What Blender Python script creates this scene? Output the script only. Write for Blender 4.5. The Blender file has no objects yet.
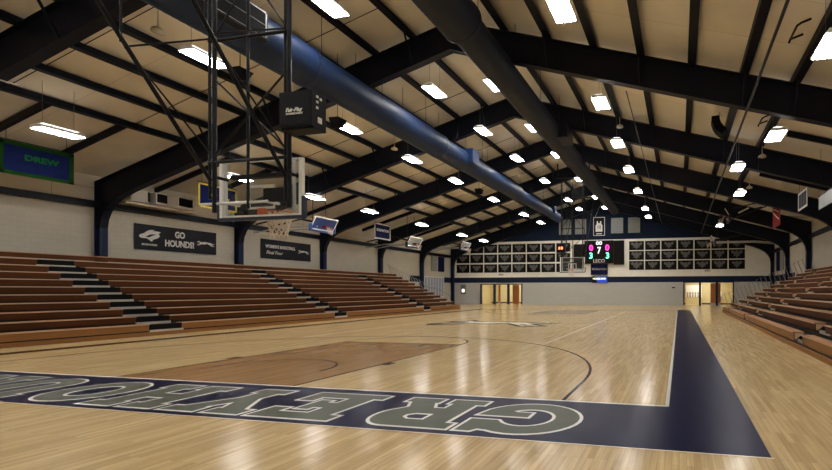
import bpy, bmesh, math, random
from mathutils import Vector, Matrix
from mathutils.geometry import tessellate_polygon

random.seed(4)
scene = bpy.context.scene
COL = scene.collection

# ---------------------------------------------------------------- camera, world, exposure
cam_d = bpy.data.cameras.new('camera')
cam = bpy.data.objects.new('camera', cam_d)
COL.objects.link(cam)
cam.location = (7.7525, -6.094, 1.4993)
cam.rotation_euler = (math.pi / 2, 0, 0.2172)
cam_d.sensor_width = 36.0
cam_d.lens = 464.3 / 832 * 36
cam_d.shift_x = (416 - 577.1) / 832
cam_d.shift_y = (290.65 - 235) / 832
cam_d.clip_end = 200
cam_d.clip_start = 0.05
scene.camera = cam

world = bpy.data.worlds.new('world')
scene.world = world
world.use_nodes = True
world.node_tree.nodes['Background'].inputs[0].default_value = (0.5, 0.5, 0.5, 1)
world.node_tree.nodes['Background'].inputs[1].default_value = 0.1

scene.view_settings.view_transform = 'Standard'
scene.view_settings.look = 'None'
scene.view_settings.gamma = 1
scene.view_settings.use_curve_mapping = False
scene.view_settings.exposure = 0.97
TUBE = 46.0          # brightness of the fluorescent lamps
ADDED_UPLIGHT = 1.5        # glow added on top of the lamps to lift the ceiling
scene.cycles.max_bounces = 10
scene.cycles.diffuse_bounces = 8
scene.cycles.transparent_max_bounces = 12
scene.cycles.use_denoising = True
scene.cycles.sample_clamp_indirect = 8

# ---------------------------------------------------------------- materials
def srgb(r, g, b):
    f = lambda c: (c / 255 / 12.92) if c <= 10 else ((c / 255 + .055) / 1.055) ** 2.4
    return (f(r), f(g), f(b), 1)

def mat(name, col, rough=0.6, metal=0.0, var=0.12, scale=6.0, spec=0.5, bump=0.0, coat=0.0):
    m = bpy.data.materials.new(name)
    m.use_nodes = True
    nt = m.node_tree
    b = nt.nodes['Principled BSDF']
    tc = nt.nodes.new('ShaderNodeTexCoord')
    nz = nt.nodes.new('ShaderNodeTexNoise')
    nz.inputs['Scale'].default_value = scale
    nz.inputs['Detail'].default_value = 4
    nt.links.new(tc.outputs['Object'], nz.inputs['Vector'])
    mx = nt.nodes.new('ShaderNodeMix')
    mx.data_type = 'RGBA'
    c = Vector(col[:3])
    mx.inputs[6].default_value = (*(c * (1 - var)), 1)
    mx.inputs[7].default_value = (*[min(1, q) for q in (c * (1 + var))], 1)
    nt.links.new(nz.outputs['Fac'], mx.inputs[0])
    nt.links.new(mx.outputs[2], b.inputs['Base Color'])
    b.inputs['Roughness'].default_value = rough
    b.inputs['Metallic'].default_value = metal
    b.inputs['Specular IOR Level'].default_value = spec
    b.inputs['Coat Weight'].default_value = coat
    b.inputs['Coat Roughness'].default_value = 0.08
    if bump:
        bp = nt.nodes.new('ShaderNodeBump')
        bp.inputs['Strength'].default_value = bump
        bp.inputs['Distance'].default_value = 0.01
        nt.links.new(nz.outputs['Fac'], bp.inputs['Height'])
        nt.links.new(bp.outputs[0], b.inputs['Normal'])
    return m

def emit(name, col, strength):
    m = bpy.data.materials.new(name)
    m.use_nodes = True
    nt = m.node_tree
    b = nt.nodes['Principled BSDF']
    b.inputs['Base Color'].default_value = (0.02, 0.02, 0.02, 1)
    b.inputs['Emission Color'].default_value = col
    b.inputs['Emission Strength'].default_value = strength
    return m

def brick_mat(name, c1, c2, cm, axes, bw, rh, mortar, rough, offset=0.5, bump=0.3, spec=0.3, streak=None, coat=0.0, noise=0.0, smooth=0.1):
    """axes: which object axis runs along the brick (u) and across it (v)"""
    m = bpy.data.materials.new(name)
    m.use_nodes = True
    nt = m.node_tree
    N, L = nt.nodes, nt.links
    b = N['Principled BSDF']
    tc = N.new('ShaderNodeTexCoord')
    sp = N.new('ShaderNodeSeparateXYZ')
    L.new(tc.outputs['Object'], sp.inputs[0])
    cb = N.new('ShaderNodeCombineXYZ')
    L.new(sp.outputs['XYZ'.index(axes[0])], cb.inputs[0])
    L.new(sp.outputs['XYZ'.index(axes[1])], cb.inputs[1])
    br = N.new('ShaderNodeTexBrick')
    br.offset = offset
    br.inputs['Color1'].default_value = c1
    br.inputs['Color2'].default_value = c2
    br.inputs['Mortar'].default_value = cm
    br.inputs['Scale'].default_value = 1
    br.inputs['Mortar Size'].default_value = mortar
    br.inputs['Mortar Smooth'].default_value = smooth
    br.inputs['Brick Width'].default_value = bw
    br.inputs['Row Height'].default_value = rh
    L.new(cb.outputs[0], br.inputs['Vector'])
    out = br.outputs['Color']
    if streak:
        mp = N.new('ShaderNodeMapping')
        mp.inputs['Scale'].default_value = streak[0]
        L.new(tc.outputs['Object'], mp.inputs[0])
        nz = N.new('ShaderNodeTexNoise')
        nz.inputs['Scale'].default_value = 1
        nz.inputs['Detail'].default_value = 5
        L.new(mp.outputs[0], nz.inputs['Vector'])
        rp = N.new('ShaderNodeMapRange')
        rp.inputs[1].default_value = .25
        rp.inputs[2].default_value = .75
        rp.inputs[3].default_value = 1 - streak[1]
        rp.inputs[4].default_value = 1 + streak[1]
        L.new(nz.outputs['Fac'], rp.inputs[0])
        mu = N.new('ShaderNodeVectorMath')
        mu.operation = 'SCALE'
        L.new(out, mu.inputs[0])
        L.new(rp.outputs[0], mu.inputs['Scale'])
        out = mu.outputs[0]
    L.new(out, b.inputs['Base Color'])
    b.inputs['Roughness'].default_value = rough
    b.inputs['Specular IOR Level'].default_value = spec
    b.inputs['Coat Weight'].default_value = coat
    b.inputs['Coat Roughness'].default_value = 0.06
    if bump:
        bp = N.new('ShaderNodeBump')
        bp.invert = True
        bp.inputs['Strength'].default_value = bump
        bp.inputs['Distance'].default_value = 0.01
        L.new(br.outputs['Fac'], bp.inputs['Height'])
        L.new(bp.outputs[0], b.inputs['Normal'])
    return m

M = {}
M['floor'] = brick_mat('maple_strip_floor', (0.51, 0.365, 0.180, 1), (0.645, 0.48, 0.255, 1), (0.33, 0.22, 0.10, 1),
                       'YX', 0.85, 0.062, 0.0012, 0.18, offset=0.37, bump=0, spec=0.13, streak=((28, 1.2, 1), 0.16))
M['key'] = brick_mat('stained_maple', (0.32, 0.18, 0.075, 1), (0.38, 0.22, 0.10, 1), (0.22, 0.12, 0.05, 1),
                     'YX', 0.85, 0.062, 0.0012, 0.18, offset=0.37, bump=0, spec=0.13, streak=((28, 1.2, 1), 0.14))
M['block'] = brick_mat('painted_block_wall', (0.52, 0.48, 0.39, 1), (0.535, 0.495, 0.405, 1), (0.46, 0.42, 0.34, 1),
                       'YZ', 0.4, 0.2, 0.006, 0.6, streak=((1.5, 1.5, 1.5), 0.05))
M['block_end'] = brick_mat('painted_block_end_wall', (0.86, 0.84, 0.74, 1), (0.88, 0.86, 0.76, 1), (0.78, 0.76, 0.66, 1),
                           'XZ', 0.4, 0.2, 0.006, 0.6, streak=((1.5, 1.5, 1.5), 0.05))
M['block_grey'] = brick_mat('grey_block_end_wall', (0.53, 0.53, 0.50, 1), (0.55, 0.55, 0.52, 1), (0.47, 0.47, 0.44, 1),
                            'XZ', 0.4, 0.2, 0.006, 0.6)
M['ceil'] = brick_mat('cream_ceiling_panel', (0.77, 0.725, 0.615, 1), (0.81, 0.765, 0.655, 1), (0.50, 0.46, 0.37, 1),
                      'XY', 400.0, 1.9, 0.008, 0.8, offset=0.0, bump=0.2, streak=((.6, .6, .6), 0.10), smooth=.3)
M['insul'] = brick_mat('cream_wall_panel', (0.68, 0.63, 0.52, 1), (0.70, 0.65, 0.54, 1), (0.36, 0.32, 0.25, 1),
                       'YZ', 2.6, 3.0, 0.009, 0.8, offset=0.0, bump=0.2)
M['navy_steel'] = mat('navy_painted_steel', (0.006, 0.008, 0.016, 1), 0.5, var=0.25, spec=0.2)
M['column_lit_navy'] = mat('lit_navy_column_paint', (0.009, 0.018, 0.055, 1), 0.5, var=0.2, spec=0.25)  # same paint as the frames, made bluer for the light on the columns
M['navy_wall'] = mat('navy_end_gable', (0.006, 0.013, 0.032, 1), 0.8, spec=.15, var=0.3, scale=1.2)
M['stripe'] = mat('navy_stripe_paint', (0.008, 0.016, 0.045, 1), 0.6, spec=.2)
M['navy_floor'] = mat('navy_floor_paint', (0.006, 0.007, 0.036, 1), 0.30, var=0.2, scale=3, spec=0.04)
M['letter_grey'] = mat('grey_floor_letter', (0.105, 0.115, 0.092, 1), 0.36, var=0.15, scale=5, spec=0.05)
M['line_white'] = mat('white_floor_line', (0.85, 0.85, 0.80, 1), 0.25, var=0.04, spec=.1)
M['line_faint'] = mat('pale_floor_line', (0.85, 0.75, 0.58, 1), 0.2, var=0.04, spec=.1)
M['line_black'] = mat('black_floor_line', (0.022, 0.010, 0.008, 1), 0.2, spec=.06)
M['line_brown'] = mat('brown_floor_line', (0.12, 0.06, 0.03, 1), 0.2, spec=.06)
M['black'] = mat('black_paint', (0.006, 0.006, 0.007, 1), 0.5, spec=.12)
M['blackmetal'] = mat('black_metal_tube', (0.006, 0.006, 0.008, 1), 0.4, spec=.18)
M['duct_blue'] = mat('blue_spiral_duct', (0.008, 0.024, 0.075, 1), 0.5, spec=.3, var=0.25, scale=2)
M['duct_dark'] = mat('dark_spiral_duct', (0.009, 0.013, 0.026, 1), 0.5, spec=.25, var=0.25, scale=2)
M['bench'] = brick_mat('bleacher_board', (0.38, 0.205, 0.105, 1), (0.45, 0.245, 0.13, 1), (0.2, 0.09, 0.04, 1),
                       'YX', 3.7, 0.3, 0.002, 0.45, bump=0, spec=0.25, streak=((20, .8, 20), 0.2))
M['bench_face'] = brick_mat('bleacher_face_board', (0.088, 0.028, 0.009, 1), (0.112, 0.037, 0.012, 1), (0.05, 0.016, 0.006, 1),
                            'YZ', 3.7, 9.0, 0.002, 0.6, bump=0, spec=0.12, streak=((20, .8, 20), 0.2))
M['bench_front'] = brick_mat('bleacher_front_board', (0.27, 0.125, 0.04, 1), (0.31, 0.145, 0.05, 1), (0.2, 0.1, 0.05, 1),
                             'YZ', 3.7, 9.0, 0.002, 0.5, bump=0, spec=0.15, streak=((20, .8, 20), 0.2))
M['bench_nose'] = mat('pale_bleacher_edge', (0.55, 0.36, 0.22, 1), 0.4, var=.1)  # paler tone for seat edges and end brackets
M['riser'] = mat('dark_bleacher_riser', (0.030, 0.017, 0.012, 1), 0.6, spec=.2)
M['tread'] = mat('black_step_tread', (0.006, 0.006, 0.007, 1), 0.8, spec=.1)
M['nosing'] = mat('pale_step_nosing', (0.50, 0.46, 0.40, 1), 0.45)
M['rail'] = mat('galvanised_guard_rail', (0.28, 0.28, 0.27, 1), 0.4, metal=.4)
M['white'] = mat('white_enamel', (0.88, 0.88, 0.85, 1), 0.4, var=.04)
M['cream'] = mat('cream_enamel', (0.62, 0.57, 0.44, 1), 0.5, var=.05)
M['alu'] = mat('brushed_aluminium', (0.55, 0.56, 0.56, 1), 0.35, metal=.6)
M['navy_pad'] = mat('navy_padding', (0.012, 0.018, 0.05, 1), 0.5)
M['blue_pad'] = mat('blue_padding', (0.03, 0.08, 0.28, 1), 0.5)
M['orange'] = mat('orange_rim_paint', (0.62, 0.10, 0.02, 1), 0.4)
M['red'] = mat('red_fabric', (0.22, 0.008, 0.012, 1), 0.8, spec=.2)
M['net'] = mat('white_net_cord', (0.72, 0.62, 0.52, 1), 0.8)
M['banner_black'] = mat('black_banner_cloth', (0.016, 0.016, 0.022, 1), 0.6, var=.5, scale=1.6, spec=.15)
M['banner_green'] = mat('green_banner_border', (0.010, 0.065, 0.008, 1), 0.8, spec=.1)
M['green_txt'] = mat('green_banner_letters', (0.012, 0.16, 0.04, 1), 0.8, spec=.1)
M['banner_blue'] = mat('blue_banner_cloth', (0.008, 0.016, 0.10, 1), 0.8, var=.3, spec=.1)
M['banner_navy'] = mat('navy_banner_cloth', (0.006, 0.008, 0.045, 1), 0.8, spec=.1)
M['yellow'] = mat('yellow_banner_cloth', (0.75, 0.60, 0.06, 1), 0.7)
M['off_white'] = mat('off_white_print', (0.68, 0.66, 0.62, 1), 0.6, var=.06)
M['poster_grey'] = mat('grey_poster_print', (0.10, 0.097, 0.09, 1), 0.5, var=.8, scale=9)
M['poster_black'] = mat('black_poster', (0.007, 0.006, 0.006, 1), 0.5, spec=.1)
M['grille'] = mat('grey_louvre_grille', (0.24, 0.25, 0.24, 1), 0.5, var=.3)
M['lobby'] = mat('cream_lobby_wall', (0.62, 0.55, 0.33, 1), 0.5)
M['wood_door'] = mat('orange_wood_door', (0.45, 0.17, 0.045, 1), 0.4, var=.25, scale=3)
M['grey_metal'] = mat('grey_metal', (0.2, 0.2, 0.2, 1), 0.4, metal=.5)
M['pale_blue'] = mat('pale_blue_glazing', (0.30, 0.34, 0.44, 1), 0.3, var=.3)
M['magenta_led'] = emit('magenta_led', (1.0, 0.015, 0.20, 1), 5.0)
M['teal_led'] = emit('teal_led', (0.1, 0.8, 0.45, 1), 2.5)
M['white_led'] = emit('white_led', (0.9, 0.9, 0.95, 1), 1.2)
M['red_led'] = emit('red_led', (1.0, 0.12, 0.05, 1), 5.0)
M['blue_led'] = emit('blue_led', (0.01, 0.06, 0.7, 1), 0.5)
M['lobby_lamp'] = emit('lobby_lamp', (1.0, 0.93, 0.75, 1), 3.2)
M['cabinet_lamp'] = emit('cabinet_lamp', (1.0, 0.95, 0.85, 1), 1.5)

# glass for backboards
g = bpy.data.materials.new('clear_backboard_glass')
g.use_nodes = True
nt = g.node_tree
for n in list(nt.nodes):
    if n.type != 'OUTPUT_MATERIAL':
        nt.nodes.remove(n)
tr = nt.nodes.new('ShaderNodeBsdfTransparent')
tr.inputs[0].default_value = (0.93, 0.95, 0.94, 1)
gl = nt.nodes.new('ShaderNodeBsdfGlossy')
gl.inputs['Roughness'].default_value = 0.02
ms = nt.nodes.new('ShaderNodeMixShader')
ms.inputs[0].default_value = 0.05
nt.links.new(tr.outputs[0], ms.inputs[1])
nt.links.new(gl.outputs[0], ms.inputs[2])
nt.links.new(ms.outputs[0], [n for n in nt.nodes if n.type == 'OUTPUT_MATERIAL'][0].inputs[0])
M['glass'] = g

# fluorescent diffuser: bright tubes side by side across the fixture's width
def tube_mat(name, strength):
    m = bpy.data.materials.new(name)
    m.use_nodes = True
    nt = m.node_tree
    N, L = nt.nodes, nt.links
    b = N['Principled BSDF']
    b.inputs['Base Color'].default_value = (0.6, 0.6, 0.6, 1)
    tc = N.new('ShaderNodeTexCoord')
    sp = N.new('ShaderNodeSeparateXYZ')
    L.new(tc.outputs['Object'], sp.inputs[0])
    mu = N.new('ShaderNodeMath'); mu.operation = 'MULTIPLY'; mu.inputs[1].default_value = 2 * math.pi / 0.125
    L.new(sp.outputs[0], mu.inputs[0])
    co = N.new('ShaderNodeMath'); co.operation = 'COSINE'
    L.new(mu.outputs[0], co.inputs[0])
    mr = N.new('ShaderNodeMapRange')
    mr.inputs[1].default_value = -0.7; mr.inputs[2].default_value = 0.4
    mr.inputs[3].default_value = 0.012 * strength; mr.inputs[4].default_value = strength
    L.new(co.outputs[0], mr.inputs[0])
    L.new(mr.outputs[0], b.inputs['Emission Strength'])
    b.inputs['Emission Color'].default_value = (1.0, 0.975, 0.93, 1)
    return m
M['tubes'] = tube_mat('fluorescent_tubes', TUBE)
M['added_uplight'] = emit('added_lamp_top_glow', (1.0, 0.975, 0.93, 1), ADDED_UPLIGHT)

# ---------------------------------------------------------------- mesh helpers
class MB:
    def __init__(self):
        self.v, self.f, self.mi, self.mats, self.sm = [], [], [], [], []
    def m(self, name):
        mm = M[name]
        if mm not in self.mats:
            self.mats.append(mm)
        return self.mats.index(mm)
    def add(self, vs, fs, mname, smooth=False):
        o = len(self.v); k = self.m(mname)
        self.v += [tuple(p) for p in vs]
        for f in fs:
            self.f.append([o + i for i in f]); self.mi.append(k); self.sm.append(smooth)
        return self
    def box(self, x0, x1, y0, y1, z0, z1, mname):
        vs = [(x, y, z) for z in (z0, z1) for y in (y0, y1) for x in (x0, x1)]
        return self.add(vs, [(0, 2, 3, 1), (4, 5, 7, 6), (0, 1, 5, 4), (2, 6, 7, 3), (0, 4, 6, 2), (1, 3, 7, 5)], mname)
    def bar(self, a, b, w, d, mname, up=(0, 0, 1)):
        """rectangular bar from a to b, w across, d along the up side"""
        a, b = Vector(a), Vector(b)
        t = (b - a).normalized()
        s = t.cross(Vector(up))
        if s.length < 1e-4:
            s = t.cross(Vector((1, 0, 0)))
        s.normalize(); u = s.cross(t).normalized()
        vs = [p + s * (i * w / 2) + u * (j * d / 2) for p in (a, b) for j in (-1, 1) for i in (-1, 1)]
        return self.add(vs, [(0, 2, 3, 1), (4, 5, 7, 6), (0, 1, 5, 4), (2, 6, 7, 3), (0, 4, 6, 2), (1, 3, 7, 5)], mname)
    def tube(self, pts, r, mname, n=8, closed=False, caps=True):
        pts = [Vector(p) for p in pts]
        rs = r if isinstance(r, (list, tuple)) else [r] * len(pts)
        rings = []
        prev = None
        L = len(pts)
        for i, p in enumerate(pts):
            if closed:
                t = (pts[(i + 1) % L] - pts[i - 1]).normalized()
            else:
                t = (pts[min(i + 1, L - 1)] - pts[max(i - 1, 0)]).normalized()
            if prev is None:
                s = t.cross(Vector((0, 0, 1)))
                if s.length < 1e-3: s = t.cross(Vector((1, 0, 0)))
            else:
                s = prev - t * prev.dot(t)
            s.normalize(); prev = s
            u = t.cross(s)
            rings.append([p + (s * math.cos(2 * math.pi * k / n) + u * math.sin(2 * math.pi * k / n)) * rs[i] for k in range(n)])
        vs = [q for rg in rings for q in rg]
        fs = []
        for i in range(L if closed else L - 1):
            j = (i + 1) % L
            for k in range(n):
                fs.append((i * n + k, i * n + (k + 1) % n, j * n + (k + 1) % n, j * n + k))
        self.add(vs, fs, mname, smooth=True)
        if caps and not closed:
            self.add(rings[0], [tuple(range(n))[::-1]], mname)
            self.add(rings[-1], [tuple(range(n))], mname)
        return self
    def prism(self, poly, axis, a0, a1, mname):
        """extrude a 2-D polygon along axis (x: poly is y,z; y: poly is x,z; z: poly is x,y)"""
        def P(p, a):
            return {'x': (a, p[0], p[1]), 'y': (p[0], a, p[1]), 'z': (p[0], p[1], a)}[axis]
        n = len(poly)
        vs = [P(p, a0) for p in poly] + [P(p, a1) for p in poly]
        fs = [(i, (i + 1) % n, n + (i + 1) % n, n + i) for i in range(n)]
        tris = tessellate_polygon([[Vector((p[0], p[1], 0)) for p in poly]])
        fs += [tuple(t) for t in tris] + [tuple(n + i for i in t)[::-1] for t in tris]
        return self.add(vs, fs, mname)
    def flat(self, loops, fn, mname):
        """filled polygon with holes, each 2-D point placed by fn"""
        tris = tessellate_polygon([[Vector((p[0], p[1], 0)) for p in lp] for lp in loops])
        pts = [fn(*p) for lp in loops for p in lp]
        return self.add(pts, [tuple(t) for t in tris], mname)
    def build(self, name, parent=None, loc=None):
        me = bpy.data.meshes.new(name)
        me.from_pydata(self.v, [], self.f)
        for mm in self.mats: me.materials.append(mm)
        for p, k, s in zip(me.polygons, self.mi, self.sm):
            p.material_index = k; p.use_smooth = s
        bm = bmesh.new(); bm.from_mesh(me)
        bmesh.ops.recalc_face_normals(bm, faces=bm.faces)
        bm.to_mesh(me); bm.free()
        me.update()
        o = bpy.data.objects.new(name, me)
        COL.objects.link(o)
        if parent: o.parent = parent
        if loc: o.location = loc
        return o

def tag(o, label=None, cat=None, group=None, kind=None):
    if label: o['label'] = label
    if cat: o['category'] = cat
    if group: o['group'] = group
    if kind: o['kind'] = kind
    return o
def struct(o): return tag(o, kind='structure')
def thing(name, label, cat, loc=(0, 0, 0), rz=0, group=None):
    o = bpy.data.objects.new(name, None)
    COL.objects.link(o)
    o.location = loc; o.rotation_euler = (0, 0, rz)
    o.empty_display_size = 0.2
    return tag(o, label, cat, group)
def copy_tree(o, parent=None, loc=None, rz=None, label=None):
    c = o.copy(); COL.objects.link(c)
    c.parent = parent
    if loc is not None: c.location = loc
    if rz is not None: c.rotation_euler = (0, 0, rz)
    if label: c['label'] = label
    for ch in list(o.children): copy_tree(ch, c)
    return c

def text(body, size, mname, name, parent, place, extrude=0.004, bold=0.0, align='CENTER', sx=1.0, shear=0.0):
    cu = bpy.data.curves.new(name, 'FONT')
    cu.body = body; cu.size = size; cu.extrude = extrude; cu.offset = bold
    cu.align_x = align; cu.align_y = 'CENTER'; cu.resolution_u = 3; cu.shear = shear
    tmp = bpy.data.objects.new('tmp', cu); COL.objects.link(tmp)
    bpy.context.view_layer.update()
    me = bpy.data.meshes.new_from_object(tmp.evaluated_get(bpy.context.evaluated_depsgraph_get()))
    bpy.data.objects.remove(tmp)
    me.name = name
    me.materials.clear(); me.materials.append(M[mname])
    for v in me.vertices: v.co.x *= sx
    o = bpy.data.objects.new(name, me); COL.objects.link(o)
    if parent: o.parent = parent
    o.matrix_local = place
    return o
# text orientation: local x -> right, local y -> up, local z -> towards the viewer
def face(origin, right, up=(0, 0, 1)):
    r, u = Vector(right).normalized(), Vector(up).normalized()
    n = r.cross(u)
    m = Matrix((r, u, n)).transposed().to_4x4()
    m.translation = Vector(origin)
    return m

def offset_loops(loops, d):
    out = []
    for lp in loops:
        n = len(lp); q = []
        for i in range(n):
            p0, p1, p2 = Vector(lp[i - 1]), Vector(lp[i]), Vector(lp[(i + 1) % n])
            a = (p1 - p0).normalized(); b = (p2 - p1).normalized()
            n1, n2 = Vector((a.y, -a.x)), Vector((b.y, -b.x))
            m = (n1 + n2)
            if m.length < 1e-4: m = n1
            m.normalize()
            k = d / max(0.45, m.dot(n1))
            q.append((p1.x + m.x * k, p1.y + m.y * k))
        out.append(q)
    return out
def area(lp): return sum(lp[i - 1][0] * lp[i][1] - lp[i][0] * lp[i - 1][1] for i in range(len(lp))) / 2
def orient(loops):
    r = []
    for i, lp in enumerate(loops):
        ccw = area(lp) > 0
        r.append(lp if ccw == (i == 0) else lp[::-1])
    return r

# greyhound in full stretch, facing left, in a unit 1.0 x 0.36 box
HOUND = [(0.0, .235), (.05, .275), (.09, .30), (.12, .325), (.15, .30), (.20, .265), (.28, .255), (.36, .275), (.45, .285), (.55, .27), (.63, .255), (.70, .26),
         (.78, .235), (.88, .19), (.96, .20), (1.0, .215), (.95, .175), (.87, .165), (.80, .175), (.86, .13), (.93, .075), (.99, .04), (.95, .03), (.88, .06),
         (.79, .12), (.72, .145), (.80, .085), (.86, .03), (.82, .02), (.75, .07), (.66, .135), (.60, .175), (.52, .17), (.44, .13), (.36, .12), (.29, .135),
         (.22, .115), (.15, .07), (.07, .03), (.03, .03), (.08, .065), (.14, .11), (.19, .15), (.12, .125), (.04, .085), (.0, .085), (.05, .12), (.13, .16), (.18, .20), (.15, .235), (.10, .245), (.05, .23)]
# greyhound head emblem, facing left, in a unit box
HEAD = [(0.0, .42), (.06, .56), (.22, .66), (.36, .86), (.50, .98), (.72, 1.0), (.62, .90), (.80, .92), (1.0, .88), (.90, .72), (.96, .52), (.84, .34), (.66, .22), (.58, .02), (.46, .16), (.34, .28), (.20, .26), (.06, .30)]

# ---------------------------------------------------------------- building constants
XL, XR, XC = -17.3, 16.7, -0.3
YB, YE = -10.2, 42.0
SL = 0.29
def R(x): return 11.2 - SL * abs(x - XC)        # top edge of the rafters
FRAMES = [-10.05, -3.65, 2.85, 9.35, 15.9, 22.4, 28.9, 35.4, 41.75]

# ---------------------------------------------------------------- floor with its painted court
floor = struct(MB().box(XL, XR, YB, YE + 5.0, -0.2, 0, 'floor').build('floor'))
def fpoly(name, loops, z, mname, label=None):
    o = MB().flat(loops, lambda x, y: (x, y, z), mname).build(name, floor)
    if label: o['label'] = label
    return o
def rect(x0, x1, y0, y1): return [[(x0, y0), (x1, y0), (x1, y1), (x0, y1)]]
Z1, Z2, Z3, Z4 = 0.0015, 0.0035, 0.0055, 0.0075
def ribbon(pts, w):
    l, r = [], []
    n = len(pts)
    for i in range(n):
        a, b = Vector(pts[max(i - 1, 0)]), Vector(pts[min(i + 1, n - 1)])
        t = (b - a).normalized(); nn = Vector((-t.y, t.x)) * w / 2
        p = Vector(pts[i]); l.append(p + nn); r.append(p - nn)
    return l, r
def fline(name, pts, w, z, mname, label=None):
    l, r = ribbon(pts, w)
    vs = [(p.x, p.y, z) for p in l] + [(p.x, p.y, z) for p in r]
    n = len(pts)
    o = MB().add(vs, [(i, i + 1, n + i + 1, n + i) for i in range(n - 1)], mname).build(name, floor)
    if label: o['label'] = label
    return o
fpoly('painted_key', rect(-1.83, 1.83, 0, 5.79), Z1, 'key', 'brown stained free throw lane')
fpoly('painted_key', rect(-1.83, 1.83, 22.86, 28.65), Z1, 'key', 'brown stained lane at the far hoop')
fpoly('end_band', rect(-7.9, 8.56, -1.66, 0), Z1, 'navy_floor', 'navy band behind the near baseline')
fpoly('side_band', rect(7.62, 8.56, 0, 30.5), Z1, 'navy_floor', 'navy band beside the court')
fpoly('far_end_band', rect(-7.9, 7.62, 28.75, 29.1), Z1, 'key', 'brown line behind the far baseline')
fline('court_line', [(-7.9, 0.025), (7.62, 0.025)], 0.05, Z3, 'line_white', 'white baseline beside the navy band')
fline('court_line', [(7.595, 0.0), (7.595, 30.5)], 0.05, Z3, 'line_white', 'white sideline beside the navy band')
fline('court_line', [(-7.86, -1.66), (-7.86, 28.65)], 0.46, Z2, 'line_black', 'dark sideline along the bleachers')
fline('court_line', [(4.05, 6.6), (4.0, 26.8)], 0.05, Z2, 'line_faint', 'pale thin line running down the court')
fline('court_line', [(-4.05, 6.6), (-4.0, 26.8)], 0.05, Z2, 'line_faint', 'pale thin line on the bleacher side')
def arc(cx, cy, r, a0, a1, n=40): return [(cx + r * math.cos(math.radians(a0 + (a1 - a0) * i / n)), cy + r * math.sin(math.radians(a0 + (a1 - a0) * i / n))) for i in range(n + 1)]
for s, y0, nm in ((1, 0, 'near'), (-1, 28.65, 'far')):
    f = lambda P: [(p[0], y0 + s * p[1]) for p in P]
    fline('three_point_line', f([(6.2, 0), (6.2, 1.4)] + arc(0, 1.45, 6.2, 1, 179, 70) + [(-6.2, 1.4), (-6.2, 0)]), 0.055, Z2, 'line_black', 'black three point arc at the %s hoop' % nm)
    fline('free_throw_circle', f(arc(0, 5.79, 1.83, 0, 180)), 0.05, Z2, 'line_brown', 'dark free throw semicircle, %s end' % nm)
    fline('free_throw_line', f([(-1.83, 5.79), (1.83, 5.79)]), 0.05, Z2, 'line_brown')
    fline('lane_line', f([(1.83, 0), (1.83, 5.79)]), 0.05, Z2, 'line_brown')
    fline('lane_line', f([(-1.83, 0), (-1.83, 5.79)]), 0.04, Z2, 'line_brown')
    fline('restricted_arc', f(arc(0, 1.3, 1.22, 0, 180)), 0.045, Z2, 'line_brown', 'thin dark arc under the %s hoop' % nm)
    for sx in (-1, 1):
        fpoly('lane_block', [f([(sx * 1.83, 2.2), (sx * 2.03, 2.2), (sx * 2.03, 2.5), (sx * 1.83, 2.5)])], Z3, 'line_brown')
fline('center_circle', arc(0, 14.325, 1.83, 0, 360, 60), 0.05, Z1, 'line_faint')
# running greyhound at centre court
def place_hound(name, x0, y0, w, h, z, mname, grow=0):
    lp = [(x0 + p[0] * w, y0 + p[1] * h) for p in HOUND]
    lp = offset_loops(orient([lp]), grow)
    return fpoly(name, lp, z, mname)
place_hound('hound_outline', -2.9, 12.4, 5.0, 9.0, Z2, 'line_black', 0.22)['label'] = 'black edge of the centre court hound'
place_hound('hound_body', -2.9, 12.4, 5.0, 9.0, Z3, 'line_faint', -0.05)['label'] = 'cream running hound at centre court'

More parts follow.
